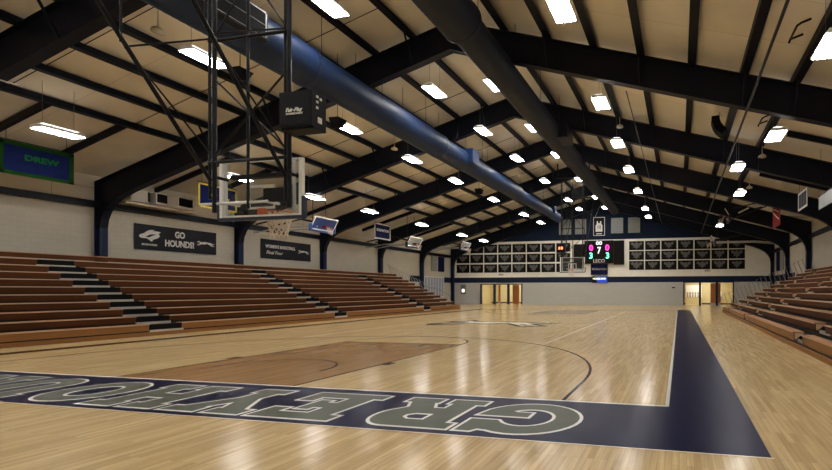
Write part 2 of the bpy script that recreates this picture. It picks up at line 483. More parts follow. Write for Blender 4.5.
# slab letters on the end band, upright as seen from the court
def ell(cx, cy, rx, ry, a0, a1, n=14): return [(cx + rx * math.cos(math.radians(a0 + (a1 - a0) * i / n)), cy + ry * math.sin(math.radians(a0 + (a1 - a0) * i / n))) for i in range(n + 1)]
GL = {
 'G': [[(1.0, 1.0), (.86, 1.0), (.82, .93)] + ell(.5, .5, .5, .5, 62, 335, 24) + [(1.0, .50), (.50, .50), (.50, .34), (.66, .34)] + ell(.5, .5, .27, .29, -42, -312, 18) + [(.74, .64), (1.0, .64)]],
 'R': [[(0, 0), (.44, 0), (.44, .17), (.38, .17), (.38, .36), (.52, .36), (.62, .17), (.58, .17), (.58, 0), (1.0, 0), (1.0, .17), (.92, .17), (.82, .37)]
       + ell(.70, .69, .28, .31, -50, 90, 10) + [(0, 1), (0, .83), (.10, .83), (.10, .17), (0, .17)],
       [(.38, .58), (.38, .78), (.58, .78), (.66, .72), (.66, .64), (.58, .58)]],
 'E': [[(0, 0), (1, 0), (1, .36), (.80, .36), (.80, .20), (.42, .20), (.42, .40), (.55, .40), (.55, .32), (.70, .32), (.70, .68), (.55, .68), (.55, .60), (.42, .60), (.42, .80), (.80, .80), (.80, .66), (1, .66), (1, 1), (0, 1), (0, .83), (.12, .83), (.12, .17), (0, .17)]],
 'Y': [[(.28, 0), (.72, 0), (.72, .17), (.64, .17), (.64, .42), (.90, .83), (1.0, .83), (1.0, 1), (.56, 1), (.58, .83), (.62, .83), (.50, .60), (.38, .83), (.43, .83), (.43, 1), (0, 1), (0, .83), (.10, .83), (.37, .42), (.37, .17), (.28, .17)]],
 'H': [[(0, 0), (.43, 0), (.43, .17), (.37, .17), (.37, .42), (.63, .42), (.63, .17), (.57, .17), (.57, 0), (1, 0), (1, .17), (.91, .17), (.91, .83), (1, .83), (1, 1), (.57, 1), (.57, .83), (.63, .83), (.63, .60), (.37, .60), (.37, .83), (.43, .83), (.43, 1), (0, 1), (0, .83), (.09, .83), (.09, .17), (0, .17)]],
 'O': [ell(.5, .5, .5, .5, 0, 345, 23), ell(.5, .5, .24, .28, 0, 345, 23)],
 'U': [[(0, 1), (0, .83), (.09, .83)] + ell(.5, .38, .41, .38, 180, 360, 16) + [(.91, .83), (1, .83), (1, 1), (.56, 1), (.56, .83), (.64, .83)] + ell(.5, .38, .14, .17, 0, -180, 10) + [(.36, .83), (.44, .83), (.44, 1)]],
 'N': [[(0, 0), (.42, 0), (.42, .17), (.32, .17), (.32, .60), (.70, 0), (.92, 0), (.92, .83), (1, .83), (1, 1), (.60, 1), (.60, .83), (.68, .83), (.68, .45), (.36, 1), (0, 1), (0, .83), (.09, .83), (.09, .17), (0, .17)]],
 'D': [[(0, 0), (.5, 0)] + ell(.5, .5, .5, .5, -80, 80, 14) + [(.5, 1), (0, 1), (0, .83), (.1, .83), (.1, .17), (0, .17)], [(.38, .2), (.38, .8), (.5, .8)] + ell(.5, .5, .22, .28, 70, -70, 10) + [(.5, .2)]],
 'S': [[(0, 0), (.15, 0), (.2, .06), (.5, 0), (.85, .06), (1, .3), (.85, .52), (.35, .68), (.5, .8), (.75, .68), (.78, .6), (.95, .6), (.95, 1), (.8, 1), (.75, .94), (.45, 1), (.12, .92), (0, .7), (.12, .5), (.62, .34), (.5, .2), (.25, .3), (.18, .4), (0, .4)]],
}
xs = [6.62, 5.27, 3.78, 2.52, 1.16, -0.20, -1.55, -2.85, -4.2, -5.5]
ws = [1.24, 1.12, 1.13, 1.20, 1.20, 1.12, 1.16, 1.15, 1.1, 1.0]
for ch, x0, w in zip('GREYHOUNDS', xs, ws):
    loops = orient(GL[ch])
    to = lambda p: (x0 - p[0] * w, -0.25 - p[1] * 1.25)
    lp = orient([[to(p) for p in l] for l in loops])
    o = fpoly('painted_letter', offset_loops(lp, 0.0), Z3, 'letter_grey', 'grey letter %s with a white edge' % ch)
    ed = offset_loops(lp, 0.042)
    MB().flat(ed, lambda x, y: (x, y, Z2), 'line_white').build('letter_edge', o)
fpoly('band_edge', rect(-7.9, 8.58, -1.68, -1.66), Z2, 'line_faint')

# ---------------------------------------------------------------- walls
def wall_side(name, x, s):
    mb = MB()
    mb.box(min(x, x + s * .25), max(x, x + s * .25), YB, YE + .2, 0, 5.3, 'block')
    mb.box(min(x, x + s * .25), max(x, x + s * .25), YB, YE + .2, 5.3, 6.75, 'insul')
    return struct(mb.build(name))
wall_side('wall_left', XL, -1)
wall_side('wall_right', XR, 1)
# end wall with two door openings (left: -13.87..-8.97, right: 8.12..13.0)
OPEN = [(-13.87, -8.97, 2.22), (8.12, 13.0, 2.36)]
mb = MB()
x = XL
for a, b, h in OPEN:
    mb.box(x, a, YE, YE + .25, 0, 2.37, 'block_grey')
    mb.box(a, b, YE, YE + .25, h, 2.37, 'block_grey')
    x = b
mb.box(x, XR, YE, YE + .25, 0, 2.37, 'block_grey')
mb.box(XL, XR, YE, YE + .25, 2.37, 6.85, 'block_end')
mb.prism([(XL, 6.85), (XR, 6.85), (XR, R(XR) + .4), (XC, 11.6), (XL, R(XL) + .4)] if R(XL) + .4 > 6.85 else
         [(XL + (6.85 - R(XL) - .4) / SL, 6.85), (XR - (6.85 - R(XR) - .4) / SL, 6.85), (XC, 11.6)], 'y', YE, YE + .25, 'navy_wall')
struct(mb.build('wall_far'))
mb = MB()
mb.prism([(XL, 0), (XR, 0), (XR, R(XR) + .4), (XC, 11.6), (XL, R(XL) + .4)], 'y', YB - .25, YB, 'block_end')
struct(mb.build('wall_back'))
struct(MB().box(XL, XR, YE - .012, YE, 2.37, 2.95, 'stripe').build('trim_1'))
struct(MB().box(XL, XL + .012, 33.6, YE, 2.37, 2.95, 'stripe').build('trim_2'))
struct(MB().box(XR - .012, XR, 33.6, YE, 2.37, 2.95, 'stripe').build('trim_3'))

# ceiling: two slopes of cream boards above the purlins
mb = MB()
for s in (-1, 1):
    xe = XL - .1 if s < 0 else XR + .1
    z0, z1 = R(xe) + .27, R(XC) + .27
    a, b = (xe, XC) if s < 0 else (XC, xe)
    za, zb = (z0, z1) if s < 0 else (z1, z0)
    vs = [(a, YB - .2, za), (b, YB - .2, zb), (b, YE + .2, zb), (a, YE + .2, za)]
    vs += [(p[0], p[1], p[2] + .12) for p in vs]
    mb.add(vs, [(0, 1, 2, 3), (7, 6, 5, 4), (0, 4, 5, 1), (1, 5, 6, 2), (2, 6, 7, 3), (3, 7, 4, 0)], 'ceil')
struct(mb.build('ceiling'))

# ---------------------------------------------------------------- steel frames
def mirror(p): return (2 * XC - p[0], p[1])
inner = [(-16.95, 0), (-16.95, 4.25), (-16.88, 4.62), (-16.70, 4.97), (-16.42, 5.27), (-16.02, 5.52), (-15.3, 5.80), (XC, 10.17)]
outer = [(-17.27, 0), (-17.27, 4.25), (-17.27, 4.8), (-17.27, 5.4), (-17.27, 5.9), (-17.27, R(-17.27)), (-15.6, R(-15.6)), (XC, R(XC))]
def frame_mesh(mb, y, m='navy_steel', mc='column_lit_navy'):
    for mir in (False, True):
        I = [mirror(p) if mir else p for p in inner]
        O = [mirror(p) if mir else p for p in outer]
        for i in range(len(I) - 1):
            quad = [I[i], I[i + 1], O[i + 1], O[i]]
            mm = mc if i < 1 else m
            mb.prism(quad, 'y', y - .012, y + .012, mm)
            for path in (I, O):
                a, b = path[i], path[i + 1]
                t = Vector((b[0] - a[0], b[1] - a[1])).normalized()
                nx, nz = -t.y, t.x
                sgn = 1 if path is I else -1
                ctr = Vector(((I[i][0] + O[i][0]) / 2, (I[i][1] + O[i][1]) / 2)) - Vector(a)
                k = .022 if (nx * ctr.x + nz * ctr.y) > 0 else -.022
                mb.prism([a, b, (b[0] + nx * k, b[1] + nz * k), (a[0] + nx * k, a[1] + nz * k)], 'y', y - .15, y + .15, mm)
PURL = [-12.55, -11.0, -9.45, -7.95, -6.42, -4.93, -3.4, -1.85, 1.7, 3.28, 4.87, 6.45, 8.08, 9.70, 11.2]
def brace_z(x): return 10.17 - (10.17 - 5.8) / 15.0 * (abs(x - XC)) + .06
for k, y in enumerate(FRAMES):
    mb = MB()
    frame_mesh(mb, y)
    for x in PURL[1::2] + [11.2]:          # braces from purlin to lower flange
        mb.bar((x, y - .62, R(x) + .05), (x, y - .06, brace_z(x)), .05, .05, 'navy_steel')
    mb.box(XC - .25, XC + .25, y - .02, y + .02, 10.2, 11.15, 'navy_steel')
    struct(mb.build('roof_beam'))
for x in PURL:
    mb = MB()
    mb.box(x - .07, x + .05, YB, YE, R(x) + .005, R(x) + .235, 'navy_steel')
    mb.box(x - .07, x + .18, YB, YE, R(x) - .005, R(x) + .012, 'navy_steel')
    struct(mb.build('roof_beam'))
mb = MB()
mb.box(XC - .3, XC - .2, YB, YE, 11.05, 11.35, 'navy_steel'); mb.box(XC + .2, XC + .3, YB, YE, 11.05, 11.35, 'navy_steel')
struct(mb.build('roof_beam'))
# struts between the last purlin and the side wall, in pairs in every bay
for y0 in FRAMES[1:-1]:
    for dy in (2.3, 4.45):
        y = y0 + dy
        if y > YE - 1: continue
        for s in (-1, 1):
            xa, xb = (-12.55, XL) if s < 0 else (11.95, XR)
            mb = MB()
            mb.bar((xa, y, R(xa) + .12), (xb, y, R(xb) + .12), .11, .22, 'navy_steel')
            struct(mb.build('roof_beam'))
# thin sag rods tying the purlins together
for y0 in FRAMES[:-1]:
    for s in (-1, 1):
        if s > 0: continue
        for dy in (1.22, 4.6):
            xa, xb = (PURL[0], PURL[7]) if s < 0 else (PURL[8], PURL[-1])
            struct(MB().tube([(xa, y0 + dy, R(xa) + .10), (xb, y0 + dy, R(xb) + .10)], .013, 'navy_steel', n=5).build('roof_beam'))
# eave girts along the side walls
for s, xw in ((1, XL), (-1, XR)):
    mb = MB()
    for a, b in zip(FRAMES[:-1], FRAMES[1:]):
        mb.box(min(xw, xw + s * .2), max(xw, xw + s * .2), a, b, 5.15, 5.42, 'navy_steel')
    struct(mb.build('trim_%d' % (4 if s > 0 else 5)))
# thin gas/conduit pipes
def pipe(name, pts, r, mname, label, group=None):
    return tag(MB().tube(pts, r, mname, n=6).build(name), label, 'pipe', group)
pipe('conduit_pipe', [(9.8, YB, 7.12), (9.8, 40.5, 7.12)], .04, 'blackmetal', 'thin dark pipe slung under the rafters right of the curved hanging speaker')
pipe('conduit_pipe', [(-10.2, YB, 7.2), (-10.2, 2.9, 7.2), (-10.2, 3.2, 7.2)], .02, 'alu', 'short pale conduit beneath the first rafter at the upper left')
pipe('conduit_pipe', [(6.0, 9.5, 8.2), (6.0, 41, 8.2)], .02, 'blackmetal', 'thin black cable pipe between the two rows of lamps on the right slope')

# ---------------------------------------------------------------- ducts
def duct(name, x, z, segs, mname, label):
    t = thing(name, label, 'duct', (x, segs[0][0], z))
    y0 = segs[0][0]
    for i, (ya, yb, r) in enumerate(segs):
        mb = MB()
        pts, rs = [], []
        n = max(2, int((yb - ya) / .18))
        for k in range(n + 1):
            yy = ya + (yb - ya) * k / n
            pts += [(0, yy - y0, 0), (0, yy - y0 + .03, 0)] if k < n else [(0, yy - y0, 0)]
            rs += [r, r + .007] if k < n else [r]
        mb.tube(pts, rs, mname, n=28)
        mb.build('duct_section', t)
        if i:
            MB().tube([(0, ya - y0 - .07, 0), (0, ya - y0 + .07, 0)], segs[i - 1][2] + .02, mname, n=28).build('coupling_ring', t)
    for k, yy in enumerate(range(int(segs[0][0]) + 2, int(segs[-1][1]), 3)):
        rr = [r for a, b, r in segs if a <= yy <= b][0]
        top = R(x) + .05 - z
        for sx in (-1, 1):
            MB().tube([(sx * rr * 1.0, yy - y0, 0), (sx * rr * 1.0, yy - y0, top)], .008, 'blackmetal', n=5).build('hanger_rod', t)
    return t
d1 = duct('air_duct', -3.46, 8.38, [(-8, 6.0, .60), (6.0, 14.0, .555), (14.0, 25.0, .50), (25.0, 36.6, .42)], 'duct_blue', 'blue round air duct nearest the wall with banners')
d2 = duct('air_duct', 1.75, 9.05, [(-8, 5.9, .60), (5.9, 20.0, .49), (20.0, 30.0, .44), (30.0, 37.5, .40)], 'duct_dark', 'dark round air duct hung just beside the roof ridge')
# grille box on the near part of the blue duct
mb = MB()
mb.box(.40, .72, 8.6, 12.0, -.38, .36, 'duct_dark')
gb = mb.build('grille_box', d1)
mb = MB()
mb.box(.72, .735, 8.65, 11.95, -.34, -.325, 'grey_metal'); mb.box(.72, .735, 8.65, 11.95, .31, .33, 'grey_metal'); mb.box(.72, .735, 8.65, 11.95, -.01, .0, 'grey_metal')
for yy in (8.65, 10.3, 11.92): mb.box(.72, .735, yy, yy + .03, -.34, .33, 'grey_metal')
mb.box(.716, .728, 8.62, 11.98, -.36, .34, 'tread')
mb.build('louvre_face', gb)
MB().box(-.1, .72, 24.3, 25.1, -.2, .52, 'duct_blue').build('damper_box', d1)
MB().box(-.1, .6, 41.0, 41.6, -.1, .5, 'duct_blue').build('damper_box', d1)
MB().box(.1, .85, 23.0, 24.3, -.35, .30, 'duct_dark').build('damper_box', d2)

# ---------------------------------------------------------------- lamps
DROP = 1.25
def make_lamp(x, y, label, group):
    z = R(x) - DROP
    t = thing('ceiling_light', label, 'ceiling light', (x, y, z), 0, group)
    mb = MB()
    w, l = .54 / 2, 1.12 / 2
    mb.prism([(-w, 0), (w, 0), (w * .72, .10), (-w * .72, .10)], 'y', -l, l, 'white')
    mb.box(-.10, .10, -l * .6, l * .6, .10, .15, 'white')
    mb.build('housing', t)
    mb = MB(); mb.box(-w + .03, w - .03, -l + .03, l - .03, -.022, -.001, 'tubes'); mb.build('tube_panel', t)
    mb = MB(); mb.box(-w * .5, w * .5, -l * .8, l * .8, .152, .158, 'added_uplight'); mb.build('added_top_glow', t)  # added glowing strip; the fixtures themselves have no upward light
    for s in (-1, 1):
        MB().tube([(0, s * l * .7, .1), (0, s * l * .7, 1.5)], .006, 'grey_metal', n=5).build('hanger_wire', t)
    return t
ROWS = [(-11.85, [4.95, 11.2, 15.7, 20.4, 26.6, 33.45, 38.3], 'above the left bleachers'),
        (-5.9, [4.9, 11.0, 15.75, 20.6, 26.7, 33.6, 38.7], 'just left of the blue duct'),
        (-1.87, [5.1, 10.9, 15.65, 20.6, 26.55, 33.75, 38.5], 'between the two ducts'),
        (0.55, [11.3, 16.3, 21.05, 27.4, 34.2, 39.4], 'along the dark duct'),
        (4.9, [5.0, 10.9, 15.75, 20.65, 26.55, 33.6, 38.1], 'right of the dark duct'),
        (10.9, [4.7, 10.6, 20.05, 32.55], 'above the right bleachers')]
ORD = ['first', 'second', 'third', 'fourth', 'fifth', 'sixth', 'seventh', 'eighth', 'ninth']
lamp0 = None
for rx, ys, where in ROWS:
    for k, y in enumerate(ys + [-0.9, -6.4]):
        lab = ('%s fluorescent lamp from the camera in the row %s' % (ORD[k], where)) if k < len(ys) else 'ceiling lamp behind the camera, row ' + where
        if k == 0 and rx < -11: lab = 'white fluorescent lamp directly above the green and blue banner'
        if lamp0 is None: lamp0 = make_lamp(rx, y, lab, 'hanging fluorescent lamps')
        else: copy_tree(lamp0, None, (rx, y, R(rx) - DROP), 0, lab)
copy_tree(lamp0, None, (10.24, 15.3, R(10.24) - DROP), 0, 'white fluorescent lamp hung inwards of its row, just past the curved speaker')

# ---------------------------------------------------------------- bleachers
def bleacher(name, label, x0, s, run, zf, segs, ya, yb, rec=0.0):
    """s = +1: rows rise towards +x"""
    t = thing(name, label, 'bleachers', (x0, ya, 0))
    def bx(mb, a, b, y0, y1, z0, z1, m): mb.box(min(s * a, s * b), max(s * a, s * b), y0 - ya, y1 - ya, z0, z1, m)
    gaps = [(segs[i][1], segs[i + 1][0]) for i in range(len(segs) - 1)]
    for k in range(11):
        a = k * run; z = zf + .25 * k
        for (y0, y1) in (segs if k < 10 else [(segs[0][0], segs[-1][1])]):
            mb = MB()
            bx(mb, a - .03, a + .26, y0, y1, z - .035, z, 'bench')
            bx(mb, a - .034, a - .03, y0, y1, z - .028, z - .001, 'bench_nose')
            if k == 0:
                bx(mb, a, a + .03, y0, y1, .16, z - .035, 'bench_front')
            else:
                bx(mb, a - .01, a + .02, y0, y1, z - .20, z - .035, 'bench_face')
            # shaped end brackets
            for yy in (y0, y1 - .03):
                poly = [(s * a, z - .045), (s * (a + .25), z - .045), (s * (a + .06), z - .2), (s * a, z - .2)]
                mb.prism(poly, 'y', yy - ya, yy + .03 - ya, 'bench_nose')
            mb.build('seat_board', t)
        zd = .25 * k + .02 - (0.02 if k else 0)
        # foot deck and riser behind each row
        mb = MB()
        if k:
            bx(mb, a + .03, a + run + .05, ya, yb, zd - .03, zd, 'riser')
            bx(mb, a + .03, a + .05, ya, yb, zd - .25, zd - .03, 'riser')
        else:
            bx(mb, a + .05, a + run + .05, ya, yb, .0, .03, 'riser')
        mb.build('foot_deck', t)
        for (g0, g1) in (gaps if k < 10 else []):
            mb = MB()
            bx(mb, a - .01 + rec, a + .30, g0 + .0, g1, z - .20, z - .02 - rec * .6, 'tread')
            bx(mb, a - .06 + rec, a + .0 + rec, g0 - .02 * (rec == 0), g1 + .02 * (rec == 0), z - .285, z - .20, 'nosing')
            mb.build('aisle_step', t)
    mb = MB()
    bx(mb, -.07, -.02, ya, yb, 0.01, .12, 'bench_front')
    bx(mb, -.02, .03, ya, yb, .0, .16, 'riser')
    mb.build('kick_board', t)
    # closed end and back
    mb = MB()
    for yy in (ya, yb - .03):
        poly = [(s * .03, 0)]
        for k in range(11):
            poly += [(s * (k * run + .05), .25 * k + .02), (s * ((k + 1) * run + .03), .25 * k + .02)]
        poly += [(s * (11 * run + .03), 0)]
        mb.prism(poly, 'y', yy - ya, yy + .03 - ya, 'riser')
    bx(mb, 11 * run, 11 * run + .04, ya, yb, 0, 2.5, 'riser')
    mb.build('under_frame', t)
    return t
bleacher('bleachers', 'long brown bleachers below the hound banners on the left side', -9.45, -1, .57, .385,
         [(-4.0, 5.90), (6.93, 14.39), (15.24, 22.85), (23.7, 28.2)], -4.0, 28.2)
bleacher('bleachers', 'brown bleachers at the right edge, facing the navy sideline band', 10.75, 1, .535, .40,
         [(-3.0, 6.45), (7.35, 16.3), (17.2, 23.4), (24.2, 28.2)], -3.0, 28.2, rec=.16)
def guard_rail(label, x0, s, run, lean):
    t = thing('guard_rail', label, 'railing', (x0, 28.25, 0))
    for k in range(1, 11):
        for q in (0, .5):
            xb = s * (k + q) * run; zb = .25 * (k + q)
            xt = xb + lean * .45
            w = .05
            pts = [(xb, 0, zb - .2), (xb + lean * .38, 0, zb + .85), (xb + lean * .46 , 0, zb + .98), (xb + lean * .46 + s * .12, 0, zb + 1.02)]
            MB().tube([Vector(p) for p in pts], .024, 'rail', n=6).build('rail_post', t)
    MB().tube([(s * run, 0, .25), (s * run * 10.7, 0, .25 * 10.7)], .02, 'rail', n=6).build('bottom_rail', t)
    return t
guard_rail('grey slanted guard rail at the far end of the left bleachers', -9.45, -1, .57, -1)
guard_rail('grey slanted guard rail at the far end of the right bleachers', 10.75, 1, .535, -1)

# ---------------------------------------------------------------- basketball hoops
def make_hoop(label, y):
    t = thing('basketball_hoop', label, 'basketball hoop', (0, y, 0))
    # board plane at local y = 0, court towards +y
    mb = MB(); mb.box(-.89, .89, -.006, .006, 2.93, 3.95, 'glass'); mb.build('backboard_glass', t)['label'] = 'clear glass backboard'
    mb = MB()
    for sx in (-1, 1):
        mb.box(sx * .905 - .035, sx * .905 + .035, -.035, .035, 2.90, 3.97, 'white')
        mb.box(sx * .78 - .022, sx * .78 + .022, -.06, -.02, 2.95, 3.93, 'alu')
    mb.box(-.9, .9, -.02, .02, 2.90, 2.94, 'white'); mb.box(-.9, .9, -.02, .02, 3.945, 3.975, 'alu')
    mb.build('board_frame', t)
    mb = MB()
    for (a, b, c, d) in ((-.305, .305, 3.05, 3.095), (-.305, .305, 3.46, 3.51), (-.305, -.26, 3.05, 3.51), (.26, .305, 3.05, 3.51)):
        mb.box(a, b, .008, .012, c, d, 'off_white')
    mb.build('target_square', t)
    mb = MB()
    mb.box(-.965, .965, -.04, .04, 2.84, 2.90, 'navy_pad')
    for sx in (-1, 1):
        a, b = (sx * .94, sx * .985)
        mb.box(min(a, b), max(a, b), -.045, .045, 2.86, 3.25, 'navy_pad')
    mb.build('edge_padding', t)
    mb = MB()
    mb.tube([(.23 * math.cos(i * math.pi / 12), .40 + .23 * math.sin(i * math.pi / 12), 3.05) for i in range(24)], .011, 'orange', n=8, closed=True)
    mb.box(-.09, .09, .01, .19, 3.02, 3.045, 'orange'); mb.box(-.1, .1, .006, .03, 2.93, 3.07, 'orange')
    mb.build('rim', t)
    mb = MB()
    n = 12
    lv = [(.23, 3.045), (.215, 2.94), (.19, 2.83), (.165, 2.73), (.15, 2.64), (.16, 2.55)]
    for i in range(n):
        for dirn in (1, -1):
            pts = []
            for j, (r, z) in enumerate(lv):
                a = 2 * math.pi * (i + dirn * j * .5) / n
                pts.append((r * math.cos(a), .40 + r * math.sin(a), z))
            mb.tube(pts, .011, 'net', n=4)
    mb.build('net', t)
    # rear support frame
    mb = MB()
    mb.tube([(-1.05, -.30, 3.12), (.45, -.30, 3.12)], .026, 'alu')
    mb.tube([(-.45, -.05, 3.12), (-.45, -.32, 3.12)], .03, 'alu'); mb.tube([(.45, -.05, 3.12), (.45, -.32, 3.12)], .03, 'alu')
    mb.box(-.34, .80, -.34, -.24, 3.55, 3.62, 'black'); mb.box(.36, .80, -.30, -.22, 3.12, 3.36, 'black')
    mb.tube([(-.72, -.30, 3.62), (-.72, -.05, 3.62)], .03, 'blackmetal'); mb.tube([(.86, -.30, 3.62), (.86, -.05, 3.62)], .03, 'blackmetal')
    mb.build('support_frame', t)
    TOPZ = 10.0
    for xx, zb in ((-.82, 3.2), (-.71, 2.95), (0.05, 3.0), (.94, 2.98), (.86, 3.1)):
        MB().tube([(xx, -.32, zb), (xx, -.32, TOPZ if abs(xx) > .1 else 9.6)], .038 if xx in (-.71, .94) else .026, 'blackmetal').build('mast', t)
    y0 = -.32
    for zz in (3.89, 6.15, 8.4):
        MB().tube([(-.84, y0, zz), (.94, y0, zz)], .032, 'blackmetal').build('cross_bar', t)
    for za, zb in ((4.02, 5.45), (6.2, 8.3), (8.4, 9.9)):
        MB().tube([(-.72, y0, za), (.91, y0, zb)], .018, 'blackmetal', n=6).build('cross_brace', t)
        MB().tube([(.91, y0, za), (-.72, y0, zb)], .018, 'blackmetal', n=6).build('cross_brace', t)
    for xx in (-.80, .86):
        MB().tube([(xx, y0, 3.55), (xx, -4.6, 9.3)], .034, 'blackmetal', n=8).build('back_brace', t)
        MB().tube([(xx, -1.7, 5.35), (xx, y0 , 3.95 + .1)], .014, 'blackmetal', n=6).build('stay_rod', t)
        MB().tube([(xx, -1.75, 5.40), (xx, -1.75, 9.5)], .02, 'blackmetal', n=6).build('drop_rod', t)
        MB().tube([(xx, -1.7, 5.35), (xx, y0, 6.2)], .018, 'blackmetal', n=6).build('stay_rod', t)
    mb = MB()
    mb.box(-1.3, 1.3, y0 - .06, y0 + .06, 9.95, 10.12, 'blackmetal')
    for xx in (-1.2, 1.2): mb.box(xx - .04, xx + .04, y0 - .04, y0 + .04, 10.1, R(xx) + .3, 'blackmetal')
    mb.build('header_beam', t)
    MB().tube([(-1.3, -4.6, 9.3), (1.05, -4.6, 9.3)], .04, 'blackmetal').build('rear_header', t)
    return t
hoop = make_hoop('large glass basketball hoop hanging from black masts near the camera', 1.22)
far = copy_tree(hoop, None, (0, 27.43, 0), math.pi, 'distant glass basketball hoop hanging in front of the scoreboard wall')

def shot_clock(label, loc, rz):
    t = thing('shot_clock', label, 'shot clock', loc, rz)
    mb = MB(); mb.box(-.33, .33, -.16, .16, -.30, .30, 'black'); mb.box(-.30, .30, -.168, -.16, -.27, .27, 'black')
    mb.box(-.33, .33, -.12, .16, -.34, -.30, 'black')
    mb.build('clock_case', t)
    for k, (yy, zz) in enumerate(((-.05, .22), (-.05, .13), (.03, .2), (-.05, .03))):
        mb = MB(); mb.box(.33, .345, yy - .02, yy + .02, zz - .02, zz + .02, 'off_white'); mb.build('connector', t)
    mb = MB(); mb.box(.33, .336, -.03, .06, -.22, -.12, 'off_white'); mb.build('data_plate', t)
    text('Fair-Play', .095, 'off_white', 'lettering', t, face((-.03, -.172, -.02), (1, 0, 0)), bold=.002, shear=.3)
    text('SCOREBOARDS', .048, 'off_white', 'lettering', t, face((-.02, -.172, -.085), (1, 0, 0)), bold=.001, shear=.3)
    text('0 0', .25, 'red_led', 'digit_display', t, face((0, .164, 0), (-1, 0, 0)), bold=.01)
    return t
c1 = shot_clock('black box with white maker lettering fixed beside the near hoop masts', (1.34, .78, 4.61), 0)
c2 = shot_clock('small black clock with red digits above the distant hoop', (-.88, 27.50, 4.65), math.pi)
for ch in [c for c in c2.children if c.name.startswith('lettering')]: bpy.data.objects.remove(ch)

# folded-up side hoops
def side_hoop(label, loc, rz, board='blue_pad', L=3.6, wall=None):
    up = R(loc[0]) - loc[2] + .1
    t = thing('side_hoop', label, 'basketball hoop', loc, rz, 'folded side hoops')
    # local: board roughly in the y-z plane, tilted, court towards +x
    mb = MB()
    mb.bar((-.02, -.9, -.25), (-.02, .9, -.25), .06, .10, 'white')
    mb.bar((.35, -.9, .42), (.35, .9, .42), .05, .08, 'white')
    mb.bar((-.02, -.88, -.25), (.35, -.88, .42), .05, .05, 'white', up=(0, 1, 0)); mb.bar((-.02, .88, -.25), (.35, .88, .42), .05, .05, 'white', up=(0, 1, 0))
    mb.build('board_frame', t)
    vs = [(-.02, -.87, -.25), (-.02, .87, -.25), (.35, .87, .42), (.35, -.87, .42)]
    mb = MB(); mb.add([(p[0] - .01, p[1], p[2]) for p in vs] + [(p[0] + .01, p[1], p[2]) for p in vs], [(0, 1, 2, 3), (7, 6, 5, 4), (0, 4, 5, 1), (1, 5, 6, 2), (2, 6, 7, 3), (3, 7, 4, 0)], board if board == 'blue_pad' else 'grille'); mb.build('board_panel', t)
    mb = MB(); mb.box(-.05, .05, -.93, .93, -.40, -.29, board)
    for sy in (-1, 1): mb.box(-.05, .12, sy * .93 - .04, sy * .93 + .04, -.38, .02, board)
    mb.build('edge_padding', t)
    mb = MB()
    c = Vector((.55, 0, -.12))
    mb.tube([c + Vector((.22 * math.cos(i * math.pi / 10), .22 * math.sin(i * math.pi / 10), -.12 * math.cos(i * math.pi / 10))) for i in range(20)], .014, 'red', n=6, closed=True)
    mb.box(.05, .34, -.1, .1, -.12, -.02, 'red')
    mb.build('rim', t)
    mb = MB()
    for i in range(10):
        for dn in (1, -1):
            pts = []
            for j, (r, dz) in enumerate(((.22, 0), (.17, -.13), (.13, -.26), (.12, -.38))):
                a = 2 * math.pi * (i + dn * j * .5) / 10
                pts.append(c + Vector((r * math.cos(a), r * math.sin(a), dz - .10 * math.cos(a))))
            mb.tube(pts, .009, 'net', n=4)
    mb.build('net', t)
    for sy in (-.5, .5):
        MB().tube([(.1, sy, .1), (-L * .45, sy, .55), (-L, sy, .15)], .045, 'blackmetal').build('support_arm', t)
        MB().tube([(.1, sy, -.1), (-L * .6, sy, -.1), (-L, sy, -.35)], .045, 'alu').build('lower_arm', t)
        MB().tube([(-.2, sy, .25), (-.2, sy, up)], .02, 'blackmetal').build('lift_rod', t)
    mb = MB(); mb.box(-L - .06, -L, -.6, .6, -.42, -.28, 'cream'); mb.box(-L - .06, -L, -.6, .6, .08, .22, 'cream'); mb.build('wall_bracket', t)
    return t
side_hoop('folded side hoop with blue and white board just past the near hoop', (-13.0, 17.6, 5.35), 0, L=4.2)
sh = side_hoop('folded side hoop in cream and black behind the navy and white sign', (-13.3, 27.7, 5.35), 0, 'navy_pad', L=3.8)
copy_tree(sh, None, (-13.4, 37.0, 5.9), 0, 'folded side hoop with a red rim before the upper left posters')
sh = side_hoop('folded side hoop with red rim and white net left of the red banner', (11.3, 29.6, 6.95), math.pi, 'navy_pad', L=5.3)
def W(p): return (11.3 - p[0], 29.6 - p[1], p[2] - 6.95)
MB().tube([W((15.8, 21.26, 7.35)), W((11.35, 28.6, 6.6))], .04, 'blackmetal').build('diagonal_arm', sh)
MB().tube([W((15.8, 21.26, 7.15)), W((11.4, 27.9, 7.25))], .04, 'blackmetal').build('diagonal_arm', sh)
MB().tube([W((12.35, 27.4, 7.15)), W((11.8, 28.1, 6.95))], .05, 'white').build('pale_arm_sleeve', sh)
MB().tube([W((15.8, 21.26, 7.0)), W((15.8, 21.26, 7.5)), W((16.65, 21.26, 6.9))], .04, 'blackmetal').build('arm_bracket', sh)
side_hoop('farthest folded side hoop above the right bleachers', (10.9, 38.0, 6.0), math.pi, 'navy_pad', L=5.7)

